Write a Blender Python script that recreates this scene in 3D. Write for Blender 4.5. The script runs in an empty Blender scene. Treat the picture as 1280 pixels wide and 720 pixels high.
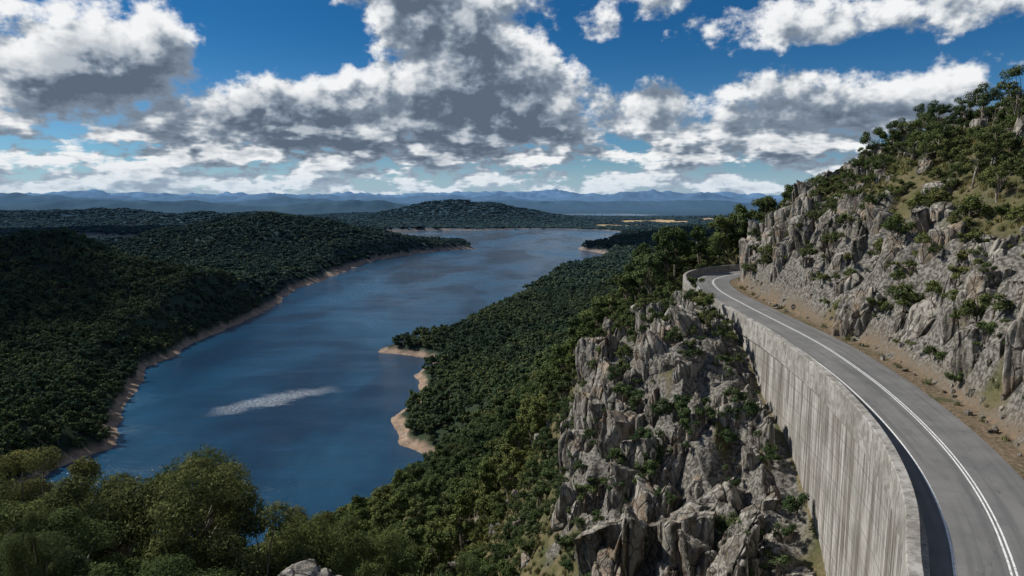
import bpy, math, random
import numpy as np
from mathutils import Vector
rad = math.radians
rng = np.random.default_rng(7)
S = bpy.context.scene
S.view_settings.view_transform = 'Standard'
S.view_settings.look = 'None'
S.view_settings.exposure = 0
SUN_AZ, SUN_EL = -72.0, 41.0

# ------------------------------------------------------------------ noise
def _hash(ix, iy, seed):
    h = (ix.astype(np.int64) * 374761393 + iy.astype(np.int64) * 668265263 + seed * 974634777) & 0xffffffff
    h = ((h ^ (h >> 13)) * 1274126177) & 0xffffffff
    h = h ^ (h >> 16)
    return (h & 0xffff) / 65535.0 * 2 * np.pi
def perlin(x, y, seed=0):
    x = np.asarray(x, float); y = np.asarray(y, float)
    ix = np.floor(x); iy = np.floor(y); fx = x - ix; fy = y - iy
    u = fx * fx * fx * (fx * (fx * 6 - 15) + 10); v = fy * fy * fy * (fy * (fy * 6 - 15) + 10)
    def g(dx, dy):
        a = _hash(ix + dx, iy + dy, seed)
        return np.cos(a) * (fx - dx) + np.sin(a) * (fy - dy)
    n0 = g(0, 0) * (1 - u) + g(1, 0) * u
    n1 = g(0, 1) * (1 - u) + g(1, 1) * u
    return (n0 * (1 - v) + n1 * v) * 1.5
def fbm(x, y, o=4, seed=0, gain=.5):
    s = 0; a = 1; t = 0
    for i in range(o):
        s = s + a * perlin(x, y, seed + i); t += a
        x = x * 2.03 + 11.3; y = y * 2.03 - 7.7; a *= gain
    return s / t
def sstep(a, b, x):
    t = np.clip((x - a) / (b - a), 0, 1)
    return t * t * (3 - 2 * t)

# ------------------------------------------------------------------ road / dam path (outer wall line)
WP = [(13,-40),(13,-20),(12.5,-5),(12.6,8),(14,19),(17.9,28.4),(21.4,34.6),(24.3,41.3),(26.7,48.8),(28.9,58.4),(30.6,69),
      (32,84),(32.5,98),(32.9,112.7),(34.2,132),(38.5,149),(48,161),(62,168),(80,172),(110,175)]
def catmull(P, n=14):
    P = np.array(P, float); P = np.vstack([2*P[0]-P[1], P, 2*P[-1]-P[-2]])
    out = []
    for i in range(1, len(P)-2):
        p0,p1,p2,p3 = P[i-1:i+3]
        for k in range(n):
            t = k/n
            out.append(.5*((2*p1)+(-p0+p2)*t+(2*p0-5*p1+4*p2-p3)*t*t+(-p0+3*p1-3*p2+p3)*t**3))
    out.append(P[-2]); return np.array(out)
_p = catmull(WP)
_s = np.concatenate([[0], np.cumsum(np.hypot(*np.diff(_p, axis=0).T))])
SL = np.arange(0, _s[-1], 1.0)
PATH = np.stack([np.interp(SL, _s, _p[:,0]), np.interp(SL, _s, _p[:,1])], 1)
for _ in range(6):
    PATH[1:-1] = .25*PATH[:-2] + .5*PATH[1:-1] + .25*PATH[2:]
T = np.gradient(PATH, axis=0); T /= np.linalg.norm(T, axis=1)[:, None]
NR = np.stack([T[:,1], -T[:,0]], 1)       # to the right of travel (inland)
def offs(y):
    t = np.clip((y-35)/45, 0, 1)
    return 1.85+.5*t, 4.3+1.5*t, 7.5+1.7*t
L_OFF, C_OFF, R_OFF = offs(PATH[:,1])
ROADZ = 162.0
def path_off(x, y):
    off = np.full(x.shape, 999.0); ro = np.full(x.shape, 9.0); inside = np.zeros(x.shape, bool)
    near = np.where((np.hypot(x-40, y-70) < 190))[0]
    for c in range(0, len(near), 20000):
        ii = near[c:c+20000]
        dx = x[ii,None]-PATH[None,:,0]; dy = y[ii,None]-PATH[None,:,1]
        k = np.argmin(dx*dx+dy*dy, axis=1); r = np.arange(len(ii))
        off[ii] = dx[r,k]*NR[k,0]+dy[r,k]*NR[k,1]
        ro[ii] = R_OFF[k]; inside[ii] = (k > 0) & (k < len(PATH)-1)
    return off, ro, inside

# ------------------------------------------------------------------ lake outlines (world metres, water level z=0)
LAKE = [(-288,471),(-341,588),(-381,696),(-392,842),(-385,1000),(-388,1100),(-420,1300),(-405,1480),(-400,1700),(-380,1923),(-290,2150),
        (-200,2260),(-120,2330),(-150,2430),(-300,2480),(-520,2640),(-760,3000),(-760,3400),(-350,3560),(-160,3520),(100,3700),(300,3700),
        (480,3600),(600,3300),(480,2980),(390,2720),(330,2500),(215,2330),(240,2270),(290,2130),(250,1900),(190,1720),(85,1560),(55,1400),(25,1275),
        (-15,1090),(-60,950),(-88,842),(-158,795),(-150,775),(-92,745),(-84,719),(-100,670),(-78,600),(-98,540),(-84,480),(-52,449),(-62,420),(-80,395),
        (-72,361),(-95,320),(-130,280),(-220,262),(-290,330),(-305,430)]
LAKE2 = [(-2000,2850),(-1700,2700),(-1480,2660),(-1330,2900),(-1420,3060),(-1700,2960),(-1950,3080)]
LAKE3 = [(380,6100),(1050,6000),(1400,6500),(1000,7000),(560,6900)]
LAKE4 = [(-1290,1950),(-1130,1980),(-1150,2350),(-1180,2640),(-1460,2720),(-1450,2400),(-1370,2200)]
def sdist(x, y, poly):
    P = np.array(poly, float); Q = np.roll(P, -1, 0)
    d = np.full(x.shape, 1e18); ins = np.zeros(x.shape, bool)
    for (ax, ay), (bx, by) in zip(P, Q):
        ex, ey = bx-ax, by-ay
        t = np.clip(((x-ax)*ex+(y-ay)*ey)/(ex*ex+ey*ey), 0, 1)
        d = np.minimum(d, (x-ax-t*ex)**2+(y-ay-t*ey)**2)
        if ey != 0:
            c = ((ay > y) != (by > y)) & (x < ex*(y-ay)/ey+ax)
            ins ^= c
    d = np.sqrt(d); return np.where(ins, -d, d)

# ------------------------------------------------------------------ near terrain control heights
CP = np.array([(0,0,175),(0,-30,178),(-20,0,172),(-8,24,165),(0,20,165),(8,15,163),(-20,20,161),(-40,20,158),(-80,10,150),(-60,-30,165),
(-30,45,149),(-15,42,148),(0,35,152),(0,50,141),(10,32,150),(12,50,136),(-50,50,146),(-45,80,125),(-20,80,125),(-80,80,120),(-80,130,90),
(-120,200,35),(-150,100,90),(-200,200,40),(-60,200,70),(-60,300,35),(-90,300,20),(-200,50,110),(-300,100,80),(-330,280,40),(-420,400,60),
(20,42,130),(24,52,132),(15,60,134),(23,62,143),(27,66,146),(22,74,149),(24,85,155),(27,95,160),(15,90,149),(12,76,141),(8,100,139),
(20,100,157),(18,120,153),(25,120,158),(10,130,139),(30,126,160),(29,110,161),(30,84,154),(0,80,129),(0,110,119),(0,130,116),(0,150,109),(-30,120,104),(-40,160,88),
(33,145,157),(20,160,146),(40,175,157),(0,200,98),(-30,200,82),(-40,250,62),(30,220,124),(10,300,86),(-30,300,58),(60,260,121),(40,350,94),
(-10,400,56),(-60,400,10),(40,500,68),(0,500,46),(-60,520,14),(100,800,40),(0,800,25),(150,500,76),(300,500,75),(300,300,105),(150,300,110),
(34,41,162.3),(39,56,162.5),(42,70,162.5),(43.5,85,162.5),(43.5,98,162.5),(43,112,162.3),(45,130,162.3),
(46.5,60,170),(50,80,173),(52,100,175),(52,115,175),(53,130,174),(55,145,172),(57,155,168),(60,75,182),(62,100,184),(62,125,181),(66,150,177),
(82,110,190),(90,80,198),(80,60,192),(75,150,183),(100,140,194),(70,180,170),(90,200,170),(30,10,163),(45,0,170),(45,30,170),(60,40,182),
(100,20,200),(120,150,192),(110,220,160),(60,200,158),(80,240,138),(150,200,165),(200,60,210),(200,-80,200),(0,-150,190),(-150,-100,160),(-400,-50,120),(400,200,120),(400,0,180)], float)
def _U(r2): return r2*np.log(r2+1e-9)
_c = CP[:, :2]/100
_K = _U(((_c[:,None]-_c[None])**2).sum(-1)) + np.eye(len(CP))*1e-4
_A = np.zeros((len(CP)+3,)*2); _A[:len(CP),:len(CP)] = _K
_P = np.hstack([np.ones((len(CP),1)), _c]); _A[:len(CP),len(CP):] = _P; _A[len(CP):,:len(CP)] = _P.T
_w = np.linalg.solve(_A, np.concatenate([CP[:,2], [0,0,0]]))
def tps(x, y):
    out = np.empty(x.shape)
    for c in range(0, len(x), 40000):
        X = np.stack([x[c:c+40000], y[c:c+40000]], 1)/100
        r2 = ((X[:,None]-_c[None])**2).sum(-1)
        out[c:c+40000] = _U(r2)@_w[:-3] + _w[-3] + X@_w[-2:]
    return out
HILLS = [(-800,960,300,170,84),(-1300,900,380,330,66),(-760,2000,250,270,98),(-560,2160,150,130,26),
         (-2900,4300,700,300,66),(-330,4900,420,280,118),(950,2700,350,220,46),(500,1500,260,260,20),(1300,1500,500,500,45),(-1500,3900,420,260,55),
         (-3900,6300,900,350,110),(-1500,6400,600,300,105),(-900,20500,1500,1000,230),(1300,22000,1100,1000,150),(-4200,20000,1300,1000,150),
         (-13000,21000,2200,1200,170),(6500,21000,2300,1200,150),
         (-5600,8200,1300,330,130),(-2700,9000,900,330,125),(400,9300,800,330,105),(3200,9000,1100,350,110),(-8000,12500,1500,450,160),(-4300,13500,1200,450,170),
         (-900,13000,1100,450,150),(2600,14000,1300,450,165),(6500,13000,1300,450,150),(-9800,17000,1500,600,200)]
def fieldf(x, y):
    f = np.exp(-((x-1050)/420)**2-((y-4700)/420)**2)+.8*np.exp(-((x-620)/260)**2-((y-4100)/170)**2)+.8*np.exp(-((x-1500)/400)**2-((y-5500)/260)**2)
    return f*(.7+1.2*fbm(x/220, y/300, 4, 81))
def height(x, y):
    sh = np.shape(x); x = np.ravel(x).astype(float); y = np.ravel(y).astype(float)
    r = np.hypot(x, y)
    amp = np.interp(r, [0,700,1500,3000,4500,6500,10000,20000,45000], [12,14,14,24,45,70,95,260,480])
    n = np.clip(.42+.95*fbm(x/2300, y/1500, 4, 3), 0, 1.4)**1.4
    n2 = 1-np.abs(fbm(x/1500+3, y/1100, 3, 9))*2.2
    n3 = .5+.5*fbm(x/260, y/260, 4, 21)
    wfar = sstep(3000, 7000, r)
    F = 5 + amp*n*(.4+.55*n2) + 10*n3*(1-wfar)
    corr = np.exp(-((x/y.clip(1)-.15)/.16)**2)*sstep(2600,3600,y)*(1-sstep(7500,10500,y))
    F = F*(1-.85*corr)
    hn = .62+.45*n3+.55*fbm(x/900, y/900, 3, 27)*wfar
    for cx, cy, sx, sy, a in HILLS:
        F = F + a*np.exp(-.5*((x-cx)/sx)**2-.5*((y-cy)/sy)**2)*hn*1.12
    F = F + np.clip(F-10, 0, 60)*.62*fbm(x/190, y/190, 3, 25)*(1-.8*wfar)
    dn = np.hypot((x-40)*1.15, y)
    w = 1-sstep(380, 850, dn)
    N = np.zeros_like(x); m = w > 0
    N[m] = tps(x[m], y[m])
    off, ro, ins = path_off(x, y)
    rr = sstep(1.2,2.2,off-ro)*(1-sstep(10,15,off-ro+9*fbm(x/9, y/9, 3, 61)))*(y > 35)*(y < 172)*ins*(off < 60)
    lr = np.exp(-(((x-20)/13.)**2+((y-88)/41)**2)**1.6)*(off < -.3)*ins
    rock = np.maximum(rr, sstep(.3,.5,lr+.5*fbm(x/8, y/8, 3, 63)))*sstep(-.42,-.26,fbm(x/6, y/10, 3, 66))
    calm = np.where(ins, sstep(0, 14, np.where(off > 0, off-ro, -off)), 1)
    N = N + calm*(fbm(x/55, y/55, 3, 31)*6*sstep(30,200,r) + fbm(x/9, y/9, 4, 41)*1.5)
    crag = (1-np.abs(fbm(x/7, y/11, 2, 65))*3)*3.0 + fbm(x/2.2, y/2.2, 3, 67)*1.2
    N = N + np.clip(rr+sstep(.15,.5,lr),0,1)*crag*np.where(ins, sstep(0, 5, np.where(off > 0, off-ro-1, -off)), 1)
    N = np.clip(N, 3, None)
    z = N*w + F*(1-w)
    z = np.maximum(z, 2.5)
    d = sdist(x, y, LAKE)
    for L in (LAKE2, LAKE3, LAKE4): d = np.minimum(d, sdist(x, y, L))
    d = d + fbm(x/45, y/45, 4, 51)*9*np.clip(r/700,.6,2)
    B = np.where(d < 6, .38*d, 2.28+.55*(d-6)) + .12 + .9*np.clip(d-35, 0, None)
    z = np.where(d < 0, np.maximum(.25*d, -12), np.minimum(z, B))
    c = ins & (off > 1.2) & (off < ro+1.3)
    z = np.where(c, ROADZ-.06, z)
    k = sstep(1.3, 4.2, off-ro)
    c2 = ins & (off >= ro+1.3) & (off < ro+4.2)
    z = np.where(c2, (ROADZ-.05)*(1-k)+z*k, z)
    c3 = ins & (off <= 1.2) & (off > -4)
    z = np.where(c3, np.minimum(z, 161.0), z)
    verge = (ins & (off > 0))*(1-sstep(2.0, 3.6, off-ro))
    return z.reshape(sh), d.reshape(sh), off.reshape(sh), ro.reshape(sh), ins.reshape(sh), rock.reshape(sh), verge.reshape(sh)

# ------------------------------------------------------------------ node helpers
class NT:
    def __init__(s, tree): s.t = tree; s.n = tree.nodes; s.l = tree.links
    def new(s, typ, **kw):
        n = s.n.new(typ)
        for k, v in kw.items(): setattr(n, k, v)
        return n
    def put(s, sock, v):
        if v is None: return
        if isinstance(v, bpy.types.NodeSocket): s.l.new(v, sock)
        else:
            if sock.type == 'RGBA' and len(v) == 3: v = (*v, 1)
            sock.default_value = v
    def m(s, op, a, b=None, c=None, clamp=False):
        n = s.new('ShaderNodeMath', operation=op, use_clamp=clamp)
        s.put(n.inputs[0], a); s.put(n.inputs[1], b); s.put(n.inputs[2], c); return n.outputs[0]
    def vm(s, op, a, b=None, out=0):
        n = s.new('ShaderNodeVectorMath', operation=op); s.put(n.inputs[0], a); s.put(n.inputs[1], b); return n.outputs[out]
    def ss(s, v, a, b, lo=0., hi=1.):
        n = s.new('ShaderNodeMapRange', interpolation_type='SMOOTHSTEP')
        s.put(n.inputs['Value'], v); n.inputs['From Min'].default_value = a; n.inputs['From Max'].default_value = b
        n.inputs['To Min'].default_value = lo; n.inputs['To Max'].default_value = hi; return n.outputs[0]
    def mix(s, f, a, b, blend='MIX'):
        n = s.new('ShaderNodeMix', data_type='RGBA', blend_type=blend)
        s.put(n.inputs[0], f); s.put(n.inputs[6], a); s.put(n.inputs[7], b); return n.outputs[2]
    def mixf(s, f, a, b):
        n = s.new('ShaderNodeMix', data_type='FLOAT')
        s.put(n.inputs[0], f); s.put(n.inputs[2], a); s.put(n.inputs[3], b); return n.outputs[0]
    def noise(s, vec, scale, detail=4, rough=.5, dist=0.):
        n = s.new('ShaderNodeTexNoise'); s.put(n.inputs['Vector'], vec)
        n.inputs['Scale'].default_value = scale; n.inputs['Detail'].default_value = detail
        n.inputs['Roughness'].default_value = rough; n.inputs['Distortion'].default_value = dist
        return n.outputs[0]
    def vor(s, vec, scale, feature='F1'):
        n = s.new('ShaderNodeTexVoronoi', feature=feature); s.put(n.inputs['Vector'], vec); n.inputs['Scale'].default_value = scale
        return n.outputs['Distance']
    def mapv(s, vec, scale):
        n = s.new('ShaderNodeVectorMath', operation='MULTIPLY'); s.put(n.inputs[0], vec); n.inputs[1].default_value = scale; return n.outputs[0]
    def xyz(s, x, y, z):
        n = s.new('ShaderNodeCombineXYZ'); s.put(n.inputs[0], x); s.put(n.inputs[1], y); s.put(n.inputs[2], z); return n.outputs[0]
    def sep(s, v):
        n = s.new('ShaderNodeSeparateXYZ'); s.put(n.inputs[0], v); return n.outputs
    def bump(s, h, strength=.5, dist=1., normal=None):
        n = s.new('ShaderNodeBump'); n.inputs['Strength'].default_value = strength; n.inputs['Distance'].default_value = dist
        s.put(n.inputs['Height'], h); s.put(n.inputs['Normal'], normal); return n.outputs[0]
    def attr(s, name):
        return s.new('ShaderNodeAttribute', attribute_name=name).outputs['Fac']
def material(name):
    m = bpy.data.materials.new(name); m.use_nodes = True
    t = NT(m.node_tree); t.n.clear(); return m, t
def principled(t, col, rough=.9, normal=None, spec=.3, **kw):
    b = t.new('ShaderNodeBsdfPrincipled'); o = t.new('ShaderNodeOutputMaterial')
    t.put(b.inputs['Base Color'], col); t.put(b.inputs['Roughness'], rough); t.put(b.inputs['Normal'], normal)
    b.inputs['Specular IOR Level'].default_value = spec
    t.l.new(b.outputs[0], o.inputs[0]); return b
def diffuse(t, col, normal=None):
    b = t.new('ShaderNodeBsdfDiffuse'); o = t.new('ShaderNodeOutputMaterial'); t.put(b.inputs[0], col); t.put(b.inputs['Normal'], normal); t.l.new(b.outputs[0], o.inputs[0])
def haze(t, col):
    """aerial haze painted into base colour: bluer with world distance across the valley"""
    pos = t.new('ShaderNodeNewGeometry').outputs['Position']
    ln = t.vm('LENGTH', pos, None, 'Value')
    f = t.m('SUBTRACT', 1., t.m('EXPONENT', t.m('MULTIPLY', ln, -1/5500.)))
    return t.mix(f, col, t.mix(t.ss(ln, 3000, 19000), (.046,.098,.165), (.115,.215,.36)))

# ------------------------------------------------------------------ materials
def mat_ground():
    m, t = material('ground_soil_and_scrub'); P = t.new('ShaderNodeNewGeometry').outputs['Position']
    n1 = t.noise(P, .35, 5, .6); n3 = t.noise(P, 2.5, 3, .6); nf = t.noise(P, .004, 7, .7)
    col = t.mix(t.ss(n1, .35, .65), (.065,.07,.03), (.17,.135,.075))
    col = t.mix(t.ss(n3, .4, .7), col, (.10,.095,.04))
    forest = t.mix(t.ss(nf, .35, .65), (.016,.025,.011), (.05,.062,.026))
    ln = t.vm('LENGTH', P, None, 'Value')
    col = t.mix(t.ss(ln, 150, 400), col, forest)
    sn = t.noise(P, .12, 5, .7)
    sc = t.mix(t.ss(sn, .35, .65), (.34,.24,.165), (.20,.145,.10))
    sc = t.mix(t.ss(n1, .55, .7), sc, (.42,.36,.29))
    col = t.mix(t.attr('shore'), col, sc)
    rk = t.mix(t.ss(n3, .4, .62), (.07,.065,.055), (.22,.205,.18))
    col = t.mix(t.attr('rock'), col, rk)
    vg = t.mix(t.ss(n3, .35, .65), (.20,.145,.095), (.11,.09,.06))
    col = t.mix(t.m('MULTIPLY', t.attr('verge'), t.ss(n1, .3, .5)), col, vg)
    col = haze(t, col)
    col = t.mix(t.ss(t.attr('field'), .35, .6), col, (.42,.31,.18))
    diffuse(t, col, t.bump(t.m('ADD', n1, t.m('MULTIPLY', n3, .35)), .7, .8)); return m
def mat_rock():
    m, t = material('weathered_granite'); P = t.new('ShaderNodeNewGeometry').outputs['Position']
    st = t.mapv(P, (1, 1, .35))
    a = t.noise(st, .45, 6, .65); b = t.noise(P, 2.2, 6, .7); c = t.noise(t.mapv(P, (1,1,.2)), 1.1, 4, .6, .6)
    col = t.mix(t.ss(a, .36, .62), (.11,.10,.083), (.335,.312,.272))
    col = t.mix(t.ss(b, .52, .67), col, (.46,.435,.39))
    col = t.mix(t.m('MULTIPLY', t.ss(c, .5, .64), .85), col, (.05,.044,.037))
    col = t.mix(t.m('MULTIPLY', t.ss(t.noise(P, .3, 3, .6), .52, .66), .55), col, (.26,.18,.115))
    col = t.mix(t.m('MULTIPLY', t.ss(t.noise(P, 1.1, 4, .6), .57, .7), .6), col, (.12,.12,.055))
    crk = t.ss(t.vor(st, .8, 'DISTANCE_TO_EDGE'), 0., .06)
    col = t.mix(t.m('MULTIPLY', t.m('SUBTRACT', 1., crk), .6), col, (.035,.03,.028))
    h = t.m('ADD', t.m('MULTIPLY', b, .5), t.m('ADD', t.m('MULTIPLY', a, .8), t.m('MULTIPLY', crk, .25)))
    principled(t, col, .92, t.bump(h, .9, .45), .12); return m
def mat_leaf(name, c0, c1, c2, trans=0.):
    m, t = material(name)
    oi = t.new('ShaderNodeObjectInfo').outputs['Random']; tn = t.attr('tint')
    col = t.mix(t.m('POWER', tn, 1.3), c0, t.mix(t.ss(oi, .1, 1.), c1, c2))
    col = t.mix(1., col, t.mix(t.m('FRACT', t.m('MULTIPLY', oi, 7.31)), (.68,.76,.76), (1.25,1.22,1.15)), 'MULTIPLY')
    P = t.new('ShaderNodeNewGeometry').outputs['Position']
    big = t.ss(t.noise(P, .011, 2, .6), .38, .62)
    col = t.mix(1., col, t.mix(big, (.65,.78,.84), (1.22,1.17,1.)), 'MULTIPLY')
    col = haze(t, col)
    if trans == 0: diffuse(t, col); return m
    d = t.new('ShaderNodeBsdfDiffuse'); tr = t.new('ShaderNodeBsdfTranslucent'); mx = t.new('ShaderNodeMixShader'); o = t.new('ShaderNodeOutputMaterial')
    t.put(d.inputs[0], col); t.put(tr.inputs[0], col); mx.inputs[0].default_value = trans
    t.l.new(d.outputs[0], mx.inputs[1]); t.l.new(tr.outputs[0], mx.inputs[2]); t.l.new(mx.outputs[0], o.inputs[0]); return m
def mat_bark():
    m, t = material('eucalyptus_bark'); P = t.new('ShaderNodeTexCoord').outputs['Object']
    n = t.noise(t.mapv(P, (3,3,.6)), 1.2, 3, .6)
    diffuse(t, t.mix(t.ss(n, .35, .65), (.12,.09,.065), (.38,.34,.29))); return m
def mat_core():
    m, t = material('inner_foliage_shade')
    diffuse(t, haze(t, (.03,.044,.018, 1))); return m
def mat_concrete(name, streaky=1.):
    m, t = material(name); uv = t.new('ShaderNodeUVMap').outputs[0]
    P = t.new('ShaderNodeNewGeometry').outputs['Position']
    s = t.sep(uv)
    blot = t.noise(P, .25, 6, .6); fine = t.noise(P, 5, 4, .7)
    col = t.mix(t.ss(blot, .35, .65), (.25,.24,.215), (.39,.375,.345))
    if streaky:
        streak = t.noise(t.mapv(uv, (.9,.05,1)), 1., 6, .65); st2 = t.noise(t.mapv(uv, (3.2,.10,1)), 1., 6, .7)
        col = t.mix(t.m('MULTIPLY', t.ss(streak, .45, .6), .8), col, (.125,.108,.09))
        col = t.mix(t.m('MULTIPLY', t.ss(st2, .50, .63), .8), col, (.075,.066,.055))
        col = t.mix(t.m('MULTIPLY', t.ss(t.noise(t.mapv(uv, (1.4,.08,1)), 1.3, 4, .6), .55, .66), .6), col, (.55,.53,.49))
    else:
        pn = t.noise(P, 1.1, 6, .7); sn = t.noise(t.mapv(P, (1,1,.3)), 2.6, 5, .65)
        col = t.mix(t.m('MULTIPLY', t.ss(pn, .42, .62), .7), col, (.14,.125,.105))
        col = t.mix(t.m('MULTIPLY', t.ss(sn, .52, .66), .6), col, (.07,.065,.055))
    def line(v, per, w):
        f = t.m('FRACT', t.m('DIVIDE', v, per)); return t.m('MAXIMUM', t.ss(f, w/per, 0.), t.ss(f, 1-w/per, 1.))
    jv = line(s[0], 7.5, .07)
    if streaky:
        jl = line(t.m('ADD', s[1], t.m('MULTIPLY', blot, .05)), .75, .05); jb = line(s[1], 2.25, .08)
        j = t.m('MAXIMUM', t.m('MAXIMUM', t.m('MULTIPLY', jl, .5), jb), jv)
    else: j = jv
    col = t.mix(t.m('MULTIPLY', j, t.ss(blot, .3, .7, .2, .6)), col, (.07,.065,.055))
    col = t.mix(t.m('MULTIPLY', t.ss(fine, .5, .75), .3), col, (.2,.19,.17))
    h = t.m('SUBTRACT', t.m('MULTIPLY', fine, .25), j)
    principled(t, col, .9, t.bump(h, .6, .06), .2); return m
def mat_asphalt():
    m, t = material('asphalt'); uv = t.new('ShaderNodeUVMap').outputs[0]; P = t.new('ShaderNodeNewGeometry').outputs['Position']
    a = t.noise(P, 30, 3, .8); b = t.noise(P, .3, 4, .6); w = t.noise(t.mapv(uv, (.05,1.4,1)), 1., 3, .5); pt = t.noise(t.mapv(uv, (.12,.4,1)), 1., 3, .6)
    col = t.mix(t.ss(b, .3, .7), (.125,.125,.125), (.18,.178,.17))
    col = t.mix(t.m('MULTIPLY', t.ss(w, .46, .66), .55), col, (.08,.08,.082))
    col = t.mix(t.m('MULTIPLY', t.ss(pt, .58, .62), .3), col, (.08,.08,.08))
    col = t.mix(t.m('MULTIPLY', t.ss(a, .45, .7), .45), col, (.23,.23,.22))
    crack = t.ss(t.vor(t.vm('ADD', P, t.mapv(t.xyz(b, w, 0.), (3,3,0))), .22, 'DISTANCE_TO_EDGE'), .008, 0.)
    col = t.mix(t.m('MULTIPLY', crack, .5), col, (.05,.05,.05))
    principled(t, col, .85, t.bump(a, .4, .02), .25); return m
def mat_paint():
    m, t = material('road_paint'); P = t.new('ShaderNodeNewGeometry').outputs['Position']
    principled(t, t.mix(t.ss(t.noise(P, 6, 5, .75), .48, .68), (.76,.76,.74), (.28,.28,.27)), .6); return m
def mat_water():
    m, t = material('lake_water'); P = t.new('ShaderNodeNewGeometry').outputs['Position']
    big = t.noise(t.mapv(P, (1,.45,1)), .006, 5, .6, .4); med = t.noise(t.mapv(P, (.5,1,1)), .05, 4, .6)
    w1 = t.noise(t.mapv(P, (1,1.6,1)), .35, 5, .65); w2 = t.noise(t.mapv(P, (1.,1.3,1)), 1.3, 3, .6)
    s = t.sep(P)
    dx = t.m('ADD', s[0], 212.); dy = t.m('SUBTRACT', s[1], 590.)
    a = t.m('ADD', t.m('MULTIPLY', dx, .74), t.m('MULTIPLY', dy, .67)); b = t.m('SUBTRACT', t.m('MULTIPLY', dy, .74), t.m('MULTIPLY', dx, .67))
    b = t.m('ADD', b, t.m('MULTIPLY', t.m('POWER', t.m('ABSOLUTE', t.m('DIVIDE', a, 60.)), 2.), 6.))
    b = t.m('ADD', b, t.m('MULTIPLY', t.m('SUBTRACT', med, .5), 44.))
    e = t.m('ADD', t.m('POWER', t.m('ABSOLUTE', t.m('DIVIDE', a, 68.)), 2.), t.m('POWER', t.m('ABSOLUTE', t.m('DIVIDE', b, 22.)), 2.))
    glint_patch = t.m('MULTIPLY', t.ss(e, 1., .0), t.ss(w1, .3, .7))
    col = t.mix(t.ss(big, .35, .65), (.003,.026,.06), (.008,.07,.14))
    col = t.mix(t.m('MULTIPLY', glint_patch, .7), col, (.6,.64,.68))  # wind-ruffled patch, its sun glint painted in as lighter base colour
    streaks = t.noise(t.mapv(P, (.25,1.,1)), .03, 5, .65)
    rough = t.mixf(t.ss(big, .4, .65), .08, .28)
    h = t.m('ADD', t.m('ADD', t.m('MULTIPLY', w1, t.ss(streaks, .35, .6, .5, 1.4)), t.m('MULTIPLY', w2, .35)), t.m('MULTIPLY', med, 1.5))
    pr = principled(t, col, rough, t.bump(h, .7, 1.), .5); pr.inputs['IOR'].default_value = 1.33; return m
def mat_shadow_cloud():
    m, t = material('shadow_cloud_white'); diffuse(t, (.85,.86,.88,1)); return m
M_GROUND, M_ROCK, M_BARK, M_CORE = mat_ground(), mat_rock(), mat_bark(), mat_core()
M_LEAF = mat_leaf('eucalyptus_leaves', (.048,.066,.026), (.145,.175,.062), (.185,.19,.075))
M_LEAFN = mat_leaf('eucalyptus_leaves_near', (.055,.067,.026), (.19,.205,.07), (.24,.22,.085), .25)
M_SHRUB = mat_leaf('shrub_leaves', (.045,.06,.022), (.15,.175,.058), (.20,.195,.08))
M_GRASS = mat_leaf('dry_grass', (.10,.09,.04), (.27,.23,.11), (.17,.18,.07))
M_CONC, M_CONC2 = mat_concrete('weathered_concrete'), mat_concrete('parapet_concrete', 0)
M_ASPH, M_PAINT, M_WATER, M_SHADOW_CLOUD = mat_asphalt(), mat_paint(), mat_water(), mat_shadow_cloud()

# ------------------------------------------------------------------ mesh helpers
def mesh_np(name, V, F, mats, mi=None, smooth=False, attrs=None):
    me = bpy.data.meshes.new(name); V = np.asarray(V, np.float32)
    F = [np.asarray(f, np.int32) for f in (F if isinstance(F, list) else [F])]
    F = [f for f in F if len(f)]
    loops = np.concatenate([f.ravel() for f in F]); cnt = np.concatenate([np.full(len(f), f.shape[1]) for f in F])
    me.vertices.add(len(V)); me.vertices.foreach_set('co', V.ravel())
    me.loops.add(len(loops)); me.loops.foreach_set('vertex_index', loops)
    me.polygons.add(len(cnt)); me.polygons.foreach_set('loop_start', np.concatenate([[0], np.cumsum(cnt)[:-1]]).astype(np.int32))
    for m in mats: me.materials.append(m)
    if mi is not None: me.polygons.foreach_set('material_index', np.asarray(mi, np.int32))
    me.update(calc_edges=True); me.validate()
    me.polygons.foreach_set('use_smooth', np.full(len(me.polygons), smooth))
    for k, v in (attrs or {}).items():
        a = me.attributes.new(k, 'FLOAT', 'POINT'); a.data.foreach_set('value', np.asarray(v, np.float32))
    return me
def add(name, me, loc=(0,0,0), parent=None):
    o = bpy.data.objects.new(name, me); S.collection.objects.link(o); o.location = loc
    if parent: o.parent = parent
    return o

# ------------------------------------------------------------------ terrain sheet (polar grid, finer nearby)
ang = np.concatenate([np.linspace(-48, 48, 760), np.linspace(48, 312, 120)[1:-1]])
ang = np.radians(ang); rr = 4*np.exp(np.linspace(0, math.log(48000/4), 950))
R_, A_ = np.meshgrid(rr, ang, indexing='ij')
X, Y = R_*np.sin(A_), R_*np.cos(A_)
Z, D, OFF, RO, INS, ROCK, VERGE = height(X, Y)
nr, na = X.shape
V = np.stack([X.ravel(), Y.ravel(), Z.ravel()], 1)
i, j = np.meshgrid(np.arange(nr-1), np.arange(na), indexing='ij'); j2 = (j+1) % na
Fq = np.stack([i*na+j, i*na+j2, (i+1)*na+j2, (i+1)*na+j], -1).reshape(-1, 4)[:, ::-1]
cidx = len(V); V = np.vstack([V, [[0,0,175]]])
tri = np.stack([np.arange(na), (np.arange(na)+1) % na, np.full(na, cidx)], 1)[:, ::-1]
shore = (1-sstep(6, 10, D*np.clip(900/R_, .45, 1)+3*fbm(X/12, Y/12, 2, 71)))*(D > -20)
ap = lambda a: np.append(a.ravel(), 0)
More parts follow.
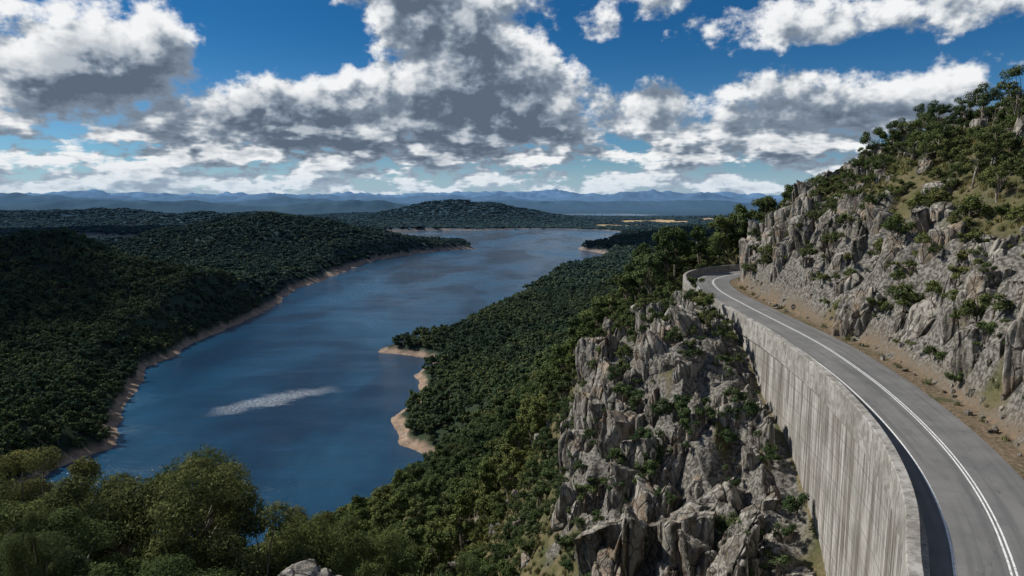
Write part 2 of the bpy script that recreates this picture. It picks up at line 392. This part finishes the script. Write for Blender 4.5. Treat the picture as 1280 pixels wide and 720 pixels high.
add('terrain', mesh_np('terrain', V, [Fq, tri], [M_GROUND], smooth=True, attrs=dict(shore=ap(shore), rock=ap(ROCK), verge=ap(VERGE), field=ap(fieldf(X, Y)))))
w = 60000
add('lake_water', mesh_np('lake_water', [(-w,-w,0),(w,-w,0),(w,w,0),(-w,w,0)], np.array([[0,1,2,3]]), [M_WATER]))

# ------------------------------------------------------------------ dam wall + road (swept along path)
def sweep(name, prof, mat, smooth=False):
    n = len(PATH); k = len(prof); V = np.zeros((n, k, 3)); vv = [0]
    for a, (o, z) in enumerate(prof):
        o = np.broadcast_to(o, n); V[:, a, :2] = PATH+NR*o[:, None]; V[:, a, 2] = z
        if a: vv.append(vv[-1]+math.hypot(float(np.mean(o-np.broadcast_to(prof[a-1][0], n))), z-prof[a-1][1]))
    i, j = np.meshgrid(np.arange(n-1), np.arange(k-1), indexing='ij')
    F = np.stack([i*k+j, i*k+j+1, (i+1)*k+j+1, (i+1)*k+j], -1).reshape(-1, 4)
    me = mesh_np(name, V.reshape(-1, 3), F, [mat], smooth=smooth)
    uv = me.uv_layers.new(name='UVMap'); li = np.zeros(len(me.loops), np.int32); me.loops.foreach_get('vertex_index', li)
    U = np.stack([SL[li//k], np.array(vv)[li % k]], 1); uv.data.foreach_set('uv', U.ravel().astype(np.float32)); return me
dam = add('dam_wall', sweep('dam_face', [(0.0,105),(0.,160.55),(0.,160.6)], M_CONC))
add('parapet', sweep('parapet', [(0.02,160.5),(-.26,160.75),(-.30,160.85),(-.30,163.35),(-.25,163.42),(.32,163.44),(.37,163.38),(.42,162.3),(.45,162.17),(.75,162.15),(.8,162.11),(.8,161.9)], M_CONC2), parent=dam)
road = add('road', sweep('road', [(.7,ROADZ-.01),(C_OFF,ROADZ+.05),(R_OFF,ROADZ)], M_ASPH))
def stripe(nm, off, wd, z):
    add(nm, sweep(nm, [(off-wd/2, z),(off+wd/2, z)], M_PAINT), parent=road)
stripe('edge_line', L_OFF, .13, ROADZ+.028)
stripe('centre_line_left', C_OFF-.11, .10, ROADZ+.056)
stripe('centre_line_right', C_OFF+.11, .10, ROADZ+.054)

# ------------------------------------------------------------------ prototypes
def collection(name): return bpy.data.collections.new(name)
def ico(sub):
    import bmesh
    bm = bmesh.new(); bmesh.ops.create_icosphere(bm, subdivisions=sub, radius=1)
    V = np.array([v.co[:] for v in bm.verts]); F = np.array([[v.index for v in f.verts] for f in bm.faces]); bm.free(); return V, F
def n3(V, f, seed, o=3):
    return (fbm(V[:,0]*f+seed, V[:,1]*f+V[:,2]*f*.7, o, seed)+fbm(V[:,1]*f-seed, V[:,2]*f-V[:,0]*f*.6, o, seed+5))/2
ICO = {s: ico(s) for s in (1, 2, 3, 4, 5)}
def rock_mesh(seed, sub=5):
    r = np.random.default_rng(seed); V, F = ICO[sub]; V = V.copy()*1.4
    for k in range(18):
        n = r.normal(size=3)
        if k < 12: n[2] *= .15
        n /= np.linalg.norm(n); d = r.uniform(.55, .95)
        ex = np.clip(V@n-d, 0, None); V -= ex[:,None]*n
    n = np.array([r.normal()*.35, r.normal()*.35, 1]); n /= np.linalg.norm(n); V -= np.clip(V@n-r.uniform(.6,.85), 0, None)[:,None]*n
    for k in range(6):   # fissures
        a = r.uniform(0, np.pi); n = np.array([np.cos(a), np.sin(a), r.uniform(-.2,.2)]); d = r.uniform(-.65, .65)
        g = np.exp(-((V@n-d+.08*n3(V, 3, seed+k))/.045)**2); V[:,:2] *= (1-.2*g)[:,None]; V[:,2] *= 1-.1*g
    nrm = V/np.linalg.norm(V, axis=1)[:,None]
    V += nrm*(n3(V, 1.8, seed, 3)*.12+n3(V, 7, seed+3, 3)*.045)[:,None]
    return mesh_np('rock_%d' % seed, V, F, [M_ROCK], smooth=True)
rockc = collection('rock_library')
for k in range(10):
    rockc.objects.link(bpy.data.objects.new('rk_%02d' % k, rock_mesh(100+k)))

def tube(p0, p1, r0, r1, n=6, segs=4, r=None):
    p0, p1 = np.array(p0, float), np.array(p1, float); d = p1-p0; L = np.linalg.norm(d); d /= L
    u = np.cross(d, [0,0,1.]); u = np.array([1.,0,0]) if np.linalg.norm(u) < .05 else u/np.linalg.norm(u); v = np.cross(d, u)
    V = []; mid = (r.normal(size=3)*L*.06 if r is not None else 0)
    for s in range(segs+1):
        t = s/segs; c = p0+d*L*t+mid*math.sin(math.pi*t); q = r0+(r1-r0)*t
        for k in range(n):
            a = 2*math.pi*k/n; V.append(c+q*(u*math.cos(a)+v*math.sin(a)))
    F = [[s*n+k, s*n+(k+1) % n, (s+1)*n+(k+1) % n, (s+1)*n+k] for s in range(segs) for k in range(n)]
    return np.array(V), np.array(F)
def tree_mesh(name, seed, H, R, ncl, nleaf, ls, leafmat, core=.0, trunk=True, aspect=.34, cz=.66, ch=.33, flat=.75, clr=(.26,.46)):
    r = np.random.default_rng(seed); VV = []; FF = []; MI = []; TT = []; nv = 0
    def push(V, F, mi, tint):
        nonlocal nv
        VV.append(V); FF.append(F+nv); MI.append(np.full(len(F), mi)); TT.append(np.broadcast_to(tint, len(V))); nv += len(V)
    cl = []
    for k in range(ncl):
        for _ in range(30):
            p = r.uniform(-1, 1, 3)
            if .25 < np.linalg.norm(p) < .95: break
        rad_ = r.uniform(*clr)*R
        c = np.array([p[0]*(R-rad_*.6), p[1]*(R-rad_*.6), H*cz+p[2]*H*ch]); cl.append((c, rad_))
    if trunk:
        lean = r.normal(size=2)*H*.04; top = np.array([lean[0], lean[1], H*.55]); r0 = H*.02+.03
        V, F = tube((0,0,-H*.06), top, r0, r0*.6, 7, r=r); push(V, F, 0, 0)
        for c, q in cl:
            t = r.uniform(.35, 1.); base = top*t
            V, F = tube(base, c, r0*.42, r0*.1, 5, r=r); push(V, F, 0, 0)
    per = nleaf//ncl
    for c, q in cl:
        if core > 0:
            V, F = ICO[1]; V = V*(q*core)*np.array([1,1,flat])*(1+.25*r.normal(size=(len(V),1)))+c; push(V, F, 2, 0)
        n = per; d = r.normal(size=(n,3)); d /= np.linalg.norm(d, axis=1)[:,None]
        sub = r.normal(size=(7,3)); sub /= np.linalg.norm(sub, axis=1)[:,None]
        d = d+.55*sub[r.integers(0,7,n)]; d /= np.linalg.norm(d, axis=1)[:,None]
        rr_ = q*(r.uniform(.3, 1, n)**.55)*r.uniform(.85, 1.12, n); P = c+d*rr_[:,None]*np.array([1,1,flat])
        nn = d*.9+r.normal(size=(n,3))*.7+np.array([0,0,.35]); nn /= np.linalg.norm(nn, axis=1)[:,None]
        a = np.cross(nn, r.normal(size=(n,3))); a[:,2] -= .35; a -= nn*(a*nn).sum(1)[:,None]; a /= np.linalg.norm(a, axis=1)[:,None]; b = np.cross(nn, a)
        L = ls*r.uniform(.6, 1.3, n)[:,None]; W = L*aspect*r.uniform(.7, 1.3, n)[:,None]
        Q = np.stack([P-a*L*.5, P+b*W*.5-a*L*.05, P+a*L*.5, P-b*W*.5-a*L*.05], 1).reshape(-1, 3)
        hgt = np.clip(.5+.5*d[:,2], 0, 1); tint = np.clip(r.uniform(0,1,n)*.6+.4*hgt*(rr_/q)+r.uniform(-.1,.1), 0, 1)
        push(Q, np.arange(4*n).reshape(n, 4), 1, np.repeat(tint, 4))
    V = np.concatenate(VV)
    mi = np.concatenate([m for m, f in zip(MI, FF) if f.shape[1] == 4]+[m for m, f in zip(MI, FF) if f.shape[1] == 3])
    f4 = [f for f in FF if f.shape[1] == 4]; f3 = [f for f in FF if f.shape[1] == 3]
    Fs = [np.concatenate(f4)]+([np.concatenate(f3)] if f3 else [])
    return mesh_np(name, V, Fs, [M_BARK, leafmat, M_CORE], mi, attrs=dict(tint=np.concatenate(TT)))
NEAR = [tree_mesh('eucalyptus_near_%d' % k, 10+k, 12, 4.6, 26, 26000, .26, M_LEAFN, clr=(.2,.36), aspect=.3) for k in range(3)]
lod1 = collection('tree_library_mid'); lod2 = collection('tree_library_far'); lod3 = collection('tree_library_distant'); lodh = collection('tree_library_hillside')
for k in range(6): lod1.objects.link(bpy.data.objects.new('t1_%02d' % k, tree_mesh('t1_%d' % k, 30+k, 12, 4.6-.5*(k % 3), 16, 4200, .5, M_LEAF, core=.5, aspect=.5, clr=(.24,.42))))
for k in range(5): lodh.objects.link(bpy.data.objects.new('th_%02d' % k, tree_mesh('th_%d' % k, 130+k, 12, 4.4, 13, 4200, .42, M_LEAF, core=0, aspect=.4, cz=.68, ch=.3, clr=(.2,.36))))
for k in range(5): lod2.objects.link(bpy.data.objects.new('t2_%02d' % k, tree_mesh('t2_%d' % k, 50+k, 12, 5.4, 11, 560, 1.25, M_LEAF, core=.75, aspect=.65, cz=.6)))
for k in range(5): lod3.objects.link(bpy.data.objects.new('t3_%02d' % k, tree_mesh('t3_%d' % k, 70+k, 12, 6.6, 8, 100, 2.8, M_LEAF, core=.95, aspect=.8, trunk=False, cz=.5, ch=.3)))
shr = collection('shrub_library')
for k in range(4): shr.objects.link(bpy.data.objects.new('s_%02d' % k, tree_mesh('s_%d' % k, 90+k, 2, 1.25, 8, 1200, .18, M_SHRUB, core=.5, aspect=.4, cz=.5, ch=.32)))
def grass_mesh(seed):
    r = np.random.default_rng(seed); n = 60; P = r.normal(size=(n,2))*.16; a = r.uniform(0, 2*np.pi, n); ln = r.uniform(.3,.7,n); le = r.uniform(.1,.5,n)
    b = np.stack([P[:,0], P[:,1], np.full(n,-.05)], 1); t = b+np.stack([np.cos(a)*le*ln, np.sin(a)*le*ln, ln], 1); w_ = np.stack([-np.sin(a), np.cos(a), 0*a], 1)*.024
    V = np.stack([b-w_, b+w_, t], 1).reshape(-1,3); return mesh_np('g%d' % seed, V, np.arange(3*n).reshape(n,3), [M_GRASS], attrs=dict(tint=np.repeat(r.uniform(0,1,n),3)))
grs = collection('grass_library')
for k in range(3): grs.objects.link(bpy.data.objects.new('g_%02d' % k, grass_mesh(k)))

def scatter(name, P, scl, rot, coll, nvar):
    n = len(P); me = bpy.data.meshes.new(name); me.vertices.add(n); me.vertices.foreach_set('co', np.asarray(P, np.float32).ravel())
    a = me.attributes.new('scl', 'FLOAT_VECTOR', 'POINT'); a.data.foreach_set('vector', np.asarray(scl, np.float32).ravel())
    a = me.attributes.new('rot', 'FLOAT_VECTOR', 'POINT'); a.data.foreach_set('vector', np.asarray(rot, np.float32).ravel())
    a = me.attributes.new('idx', 'INT', 'POINT'); a.data.foreach_set('value', rng.integers(0, nvar, n).astype(np.int32))
    o = add(name, me); g = bpy.data.node_groups.new(name, 'GeometryNodeTree')
    g.interface.new_socket('Geometry', in_out='INPUT', socket_type='NodeSocketGeometry'); g.interface.new_socket('Geometry', in_out='OUTPUT', socket_type='NodeSocketGeometry')
    gi = g.nodes.new('NodeGroupInput'); go = g.nodes.new('NodeGroupOutput'); ip = g.nodes.new('GeometryNodeInstanceOnPoints'); ci = g.nodes.new('GeometryNodeCollectionInfo')
    ci.inputs['Collection'].default_value = coll; ci.inputs['Separate Children'].default_value = True; ci.inputs['Reset Children'].default_value = True
    def na(nm, ty):
        q = g.nodes.new('GeometryNodeInputNamedAttribute'); q.data_type = ty; q.inputs['Name'].default_value = nm
        return [s for s in q.outputs if s.enabled and s.name == 'Attribute'][0]
    g.links.new(gi.outputs[0], ip.inputs['Points']); g.links.new(ci.outputs[0], ip.inputs['Instance']); ip.inputs['Pick Instance'].default_value = True
    g.links.new(na('idx', 'INT'), ip.inputs['Instance Index']); g.links.new(na('rot', 'FLOAT_VECTOR'), ip.inputs['Rotation']); g.links.new(na('scl', 'FLOAT_VECTOR'), ip.inputs['Scale'])
    g.links.new(ip.outputs[0], go.inputs[0]); md = o.modifiers.new('scatter', 'NODES'); md.node_group = g; print(name, n); return o
def grid(x0, x1, y0, y1, sp):
    x, y = np.meshgrid(np.arange(x0, x1, sp), np.arange(y0, y1, sp)); x = x.ravel(); y = y.ravel()
    x = x+rng.uniform(-.48, .48, len(x))*sp; y = y+rng.uniform(-.48, .48, len(y))*sp
    k = (np.abs(x) < y*.9+15); return x[k], y[k]
def put(name, x, y, z, s, coll, nvar, tilt=.06, sz=None):
    n = len(x); sx = s*rng.uniform(.85, 1.15, n); sy = s*rng.uniform(.85, 1.15, n); s3 = np.stack([sx, sy, s*rng.uniform(.85,1.15,n) if sz is None else sz], 1)
    rt = np.stack([rng.normal(0, tilt, n), rng.normal(0, tilt, n), rng.uniform(0, 6.283, n)], 1)
    return scatter(name, np.stack([x, y, z], 1), s3, rt, coll, nvar)

x, y = grid(-260, 260, 60, 330, 5.8); z, d, off, ro, ins, rk, vg = height(x, y); r = np.hypot(x, y)
righthill = (off > ro) & ins & (y < 185)
k = (d > 7) & (z > 2) & (r < 330) & (rk < .3) & ~((off > -5) & (off < ro+7) & ins) & ~((x > -10) & (r < 88)) & ~(r < 75) & ~righthill
dens_ = rng.uniform(0, 1, len(x)) < np.where((x > -25) & (y < 150), .62, .97)
k &= dens_; small = np.where((x > -14) & (y < 135), .52, 1.)
x, y, z, small = x[k], y[k], z[k], small[k]
put('eucalyptus_forest', x, y, z-.2, small*rng.uniform(.55, 1.15, len(x)), lod1, 6)
# open woodland on the hillside above the road and small trees rooted among the crags
x, y = grid(0, 150, 50, 190, 4.4); z, d, off, ro, ins, rk, vg = height(x, y)
up = (off > ro+9) & ins; onrock = (rk >= .3) & ((off > ro+6) | (off < -3)) & ins; lft = (off < -3) & (off > -26) & (rk < .3) & ins & (np.hypot(x, y) > 60)
k = (up & (rk < .3) & (rng.uniform(0,1,len(x)) < .17+.55*sstep(-.1,.35,fbm(x/16, y/16, 2, 97)))) | (onrock & (rng.uniform(0,1,len(x)) < .2)) | (lft & (rng.uniform(0,1,len(x)) < .5))
sc = np.where(onrock, .30, np.where(lft, .34, np.clip((off-ro-4)/30, .26, .55)))*rng.uniform(.55, 1.35, len(x))
put('hillside_eucalyptus', x[k], y[k], z[k]-.2+np.where(onrock, .8, 0)[k], sc[k], lodh, 5, tilt=.1)
x, y = grid(-1100, 1100, 120, 1150, 7.4); z, d, off, ro, ins, rk, vg = height(x, y); r = np.hypot(x, y)
k = (d > 7+rng.uniform(-1, 6, len(x))) & (r >= 330) & (r < 1150) & (x < y*.7); x, y, z = x[k], y[k], z[k]
put('forest', x, y, z-.5, rng.uniform(.5, 1.2, len(x)), lod2, 5)
x, y = grid(-2700, 2700, 800, 2900, 12.5); z, d, off, ro, ins, rk, vg = height(x, y); r = np.hypot(x, y)
k = (d > 15+rng.uniform(-2, 10, len(x))) & (r >= 1150) & (r < 2900) & (x < y*.7); x, y, z = x[k], y[k], z[k]
put('distant_forest', x, y, z-1.5, rng.uniform(.75, 1.4, len(x)), lod3, 5)
x, y = grid(-4600, 3000, 1800, 6000, 26); z, d, off, ro, ins, rk, vg = height(x, y); r = np.hypot(x, y)
k = (d > 24+rng.uniform(0, 15, len(x))) & (r >= 2900) & (r < 6000) & (x < y*.7) & (fieldf(x, y) < .4); x, y, z = x[k], y[k], z[k]
s = rng.uniform(2.2, 3.2, len(x)); put('far_hill_forest', x, y, z-4, s, lod3, 5, sz=s*.42)
# shrubs and grass
x, y = grid(-60, 115, 22, 190, 1.8); z, d, off, ro, ins, rk, vg = height(x, y); r = np.hypot(x, y)
q = fbm(x/8, y/8, 3, 91)
k = ~((off > -1.2) & (off < ro+2.2) & ins) & (q+rng.uniform(-.35, .35, len(x)) > np.where(rk > .4, .0, np.where(off > ro, -.02, -.18))) & ((x > -14) | (y > 60)) & (r > 30)
x, y, z, rk = x[k], y[k], z[k], rk[k]
put('shrubs', x, y, z+np.where(rk > .4, rng.uniform(.4, 2.4, len(x)), 0), rng.uniform(.35, 1.4, len(x))**1.3, shr, 4)
x, y = grid(-30, 115, 22, 175, .95); z, d, off, ro, ins, rk, vg = height(x, y)
k = ~((off > -1.2) & (off < ro+1.2) & ins) & (rk < .5) & (fbm(x/5, y/5, 3, 95) > -.2) & (rng.uniform(0, 1, len(x)) < np.where((off-ro < 4) & (off > 0), .5, .9)); x, y, z = x[k], y[k], z[k]
put('grass_tufts', x, y, z, rng.uniform(.6, 1.5, len(x)), grs, 3)
# rocks
def rocks(name, x, y, z, lo, hi, vert, pw=1.6):
    n = len(x); s = lo+(hi-lo)*rng.uniform(0, 1, n)**pw; s3 = np.stack([s*rng.uniform(.7,1.2,n), s*rng.uniform(.6,1.,n), s*rng.uniform(.9,vert,n)], 1)
    base = .35*np.sin(x*.21)+.3*np.cos(y*.17)       # neighbouring slabs share a dip direction
    rt = np.stack([rng.normal(0, .1, n)+.12, rng.normal(0, .1, n)-.1, np.where(rng.uniform(0,1,n) < .7, base+rng.normal(0,.3,n), rng.uniform(0,6.28,n))], 1)
    scatter(name, np.stack([x, y, z], 1), s3, rt, rockc, 10)
x, y = grid(30, 90, 38, 172, 2.4); z, d, off, ro, ins, rk, vg = height(x, y)
k = (rk > .5) & (off > 0) & (off-ro > 3.4) & (rng.uniform(0,1,len(x)) < .78); rocks('rocky_cliff', x[k], y[k], z[k]-.6, 1.1, 4.2, 1.7, 2.2)
x, y = grid(0, 32, 44, 135, 2.5); z, d, off, ro, ins, rk, vg = height(x, y)
k = (((rk > .5) & (off < -1.8)) | ((off < -1.5) & (off > -7) & ins & (y > 50) & (y < 120))) & (rng.uniform(0,1,len(x)) < .82); rocks('rocky_outcrop', x[k], y[k], z[k]-.8, 1.2, np.where(off[k] > -4.5, 2.2, 4.6), 1.9, 2.)
x, y = grid(-25, 110, 40, 190, 4.2); z, d, off, ro, ins, rk, vg = height(x, y)
k = (rk < .4) & ~((off > -2) & (off < ro+2.5) & ins) & (rng.uniform(0,1,len(x)) < np.where((off > ro) & ins, .3+.5*(fbm(x/14, y/14, 2, 99) > .05), .4)); rocks('boulders', x[k], y[k], z[k]-.2, .5, 2.4, 1.3)
x, y = grid(25, 60, 30, 160, .8); z, d, off, ro, ins, rk, vg = height(x, y)
k = (off-ro > .6) & (off-ro < 4.2) & ins & (rng.uniform(0,1,len(x)) < .55*np.clip((off-ro)/3,0,1)); rocks('roadside_rubble', x[k], y[k], z[k], .07, .5, 1., 2.5)
b = add('granite_boulder', rock_mesh(227), (-8.2, 25.5, 164.1)); b.scale = (1.8, 1.5, 1.35); b.rotation_euler = (.25, .35, .6)
# foreground trees
for kk, (tx, ty, top, wd) in enumerate([(-28.5,45,162.6,1.2),(-21.5,43,163.0,1.15),(-15.5,41,160.8,1.0),(-34,43,163.0,1.15),(-13.2,46,157.8,.85),(-37,50,161.5,1.2),
        (-25,36,162.6,.95),(-17.5,34,160.8,.85),(-30,36,163.0,1.),(-12,34,158.6,.65),(-25,52,160,1.1),(-9.5,46,153.5,.7),(-5,60,147.2,.7),(-12,58,150,.85),(-20,62,151,1.),(-17.5,25.5,165.2,.55),
        (-22,28,165.3,.7),(-13.5,27.5,162.6,.5),(-34,56,159,1.1),(-16,50,156,.9),(-8,36,155.5,.5),(-19.6,26.5,167.6,.3)]):
    z0 = float(height(np.array([tx]), np.array([ty]))[0][0]); sc = max((top-z0)/12.3, .25)
    o = add('eucalyptus_tree', NEAR[kk % 3], (tx, ty, z0)); o.scale = (wd, wd, sc); o.rotation_euler[2] = kk*1.7

# ------------------------------------------------------------------ out-of-view clouds, added to cast shadow over parts of the valley
def add_shadow_cloud(cx, cy, cz, rx, ry, seed):
    r = np.random.default_rng(seed); VV = []; FF = []; nv = 0
    for k in range(30):
        a = r.uniform(0, 6.28); q = r.uniform(0, 1)**.6; s = r.uniform(.26, .44)*(1.15-.5*q)
        V, F = ICO[4]; c = np.array([math.cos(a)*q*rx*.8, math.sin(a)*q*ry*.8, r.uniform(0, .12)*rx*(1-q)])
        U = V*(1+.28*n3(V, 1.6, seed+k, 4))[:,None]*s*np.array([rx, ry, min(rx, ry)*.6]); U[:,2] = np.where(U[:,2] < 0, U[:,2]*.3, U[:,2])
        VV.append(U+c); FF.append(F+nv); nv += len(V)
    add('shadow_cloud', mesh_np('shadow_cloud', np.concatenate(VV), np.concatenate(FF), [M_SHADOW_CLOUD], smooth=True), (cx, cy, cz))
def over(x, y, h, rx, ry, seed):
    k = h/math.tan(rad(SUN_EL)); add_shadow_cloud(x+math.sin(rad(SUN_AZ))*k, y+math.cos(rad(SUN_AZ))*k, h, rx, ry, seed)
over(-660, 800, 1500, 270, 230, 1)
over(760, 2300, 1900, 560, 380, 2)
over(-1900, 3100, 2500, 560, 380, 3)

# ------------------------------------------------------------------ world: Nishita sky + cumulus
W = bpy.data.worlds.new('World'); S.world = W; W.use_nodes = True; t = NT(W.node_tree); t.n.clear()
sky = t.new('ShaderNodeTexSky', sky_type='NISHITA'); sky.sun_disc = False; sky.sun_elevation = rad(SUN_EL); sky.sun_rotation = rad(SUN_AZ); sky.air_density = 1.; sky.dust_density = .3; sky.ozone_density = 3.
dv = t.new('ShaderNodeTexCoord').outputs['Generated']; dx, dy, dz = t.sep(dv)
az = t.m('MULTIPLY', t.m('ARCTAN2', dx, dy), 57.2958); el = t.m('MULTIPLY', t.m('ARCSINE', dz), 57.2958)
AE = t.xyz(az, el, 0.)
BIG = [(-2.6,10.6,7.,4.8,.2),(-5,14.8,6,3.5,.2),(-12,7.6,6,3.0,.15),(-31,9.0,10,3.8,.2),(26,13.0,12,2.3,.22),(29,7.8,6.5,1.9,.2)]
SMALL = [(-20,5.6,8,2.6,.17),(12.3,8.,4.5,1.7,.16),(20,5.4,10,2.,.14),(7,12.8,1.8,.9,.13),(-36,14.8,6,1.4,.12),(-2,5.8,6,2.,.12),
      (-19,12.4,7,3.0,-.22),(9.8,11.,4.6,2.4,-.2),(22,10.2,12,.9,-.14),(36,8.5,4,2.5,-.12),(5.8,6.8,1.8,1.8,-.1)]
def blobs(vec, L):
    N = None
    for a, e, rx, ry, am in L:
        v = t.vm('MULTIPLY', t.vm('SUBTRACT', vec, (a, e, 0.)), (1/rx, 1/ry, 0.))
        g = t.m('EXPONENT', t.m('MULTIPLY', t.vm('DOT_PRODUCT', v, v, 'Value'), -1.))
        N = t.m('MULTIPLY', g, float(am)) if N is None else t.m('MULTIPLY_ADD', g, float(am), N)
    return N
def field(vec, det):
    n1 = t.noise(t.vm('ADD', t.mapv(vec, (1,1.5,0)), (0,0,3.7)), .10, 8-det, .56)
    n2 = t.noise(t.vm('ADD', t.mapv(vec, (1,2.8,0)), (0,0,9.1)), .25, 6-det, .58)
    pf = t.noise(t.vm('ADD', t.mapv(vec, (1,1.2,0)), (0,0,1.3)), .55, 4-det*.5, .6)
    return t.m('MULTIPLY_ADD', pf, .30, t.mixf(t.ss(el, 2.5, 7.5), t.m('ADD', n2, -.055), t.m('ADD', n1, -.15)))
AE1 = t.vm('ADD', AE, (-.7, 1.1, 0.))
B0 = t.m('ADD', field(AE, 0), blobs(AE, BIG)); D1 = t.m('ADD', field(AE1, 3), blobs(AE1, BIG))
D0 = t.m('ADD', B0, blobs(AE, SMALL))
th = .51
alpha = t.ss(D0, th-.01, th+.11)
lit = t.ss(t.m('SUBTRACT', B0, D1), -.10, .13)
thick = t.ss(D0, th+.03, th+.34)
bright = t.m('ADD', .12, t.m('MULTIPLY', lit, .95))
bright = t.m('SUBTRACT', t.m('ADD', bright, .22), t.m('MULTIPLY', thick, .70))
bright = t.m('MINIMUM', t.m('MAXIMUM', bright, .02), 1.)
cr = t.new('ShaderNodeValToRGB'); t.put(cr.inputs[0], bright)
e_ = cr.color_ramp.elements; e_[0].position = 0; e_[0].color = (.10,.135,.19,1); e_[1].position = 1; e_[1].color = (.90,.91,.92,1)
for p_, c_ in ((.3,(.21,.26,.33,1)),(.55,(.41,.46,.52,1)),(.8,(.72,.745,.77,1))):
    q_ = e_.new(p_); q_.color = c_
cc = t.mix(1., cr.outputs[0], (10,10,10), 'MULTIPLY')
skyc = t.mix(1., sky.outputs[0], t.mix(t.ss(el, 0, 14), (.36,.60,.86), (.085,.36,.60)), 'MULTIPLY')
final = t.mix(alpha, skyc, cc)
final = t.mix(t.m('MULTIPLY', t.ss(el, 3.5, 0.), .5), final, (4.6,6.0,7.4))
bg = t.new('ShaderNodeBackground'); t.put(bg.inputs[0], final); bg.inputs[1].default_value = .1
o = t.new('ShaderNodeOutputWorld'); t.l.new(bg.outputs[0], o.inputs[0])

# ------------------------------------------------------------------ sun + camera
sd = bpy.data.lights.new('sun', 'SUN'); sd.energy = 5.0; sd.angle = rad(.5); sd.color = (1, .95, .87)
so = bpy.data.objects.new('sun', sd); S.collection.objects.link(so)
dirv = Vector((math.sin(rad(SUN_AZ))*math.cos(rad(SUN_EL)), math.cos(rad(SUN_AZ))*math.cos(rad(SUN_EL)), math.sin(rad(SUN_EL))))
so.rotation_euler = dirv.to_track_quat('Z', 'Y').to_euler(); so.location = (0, 0, 400)
cam = bpy.data.cameras.new('camera'); cam.lens = 24; cam.sensor_width = 36; cam.clip_start = .5; cam.clip_end = 200000
co = bpy.data.objects.new('camera', cam); S.collection.objects.link(co); co.location = (0, 0, 180); co.rotation_euler = (rad(90-7.7), 0, 0)
S.camera = co
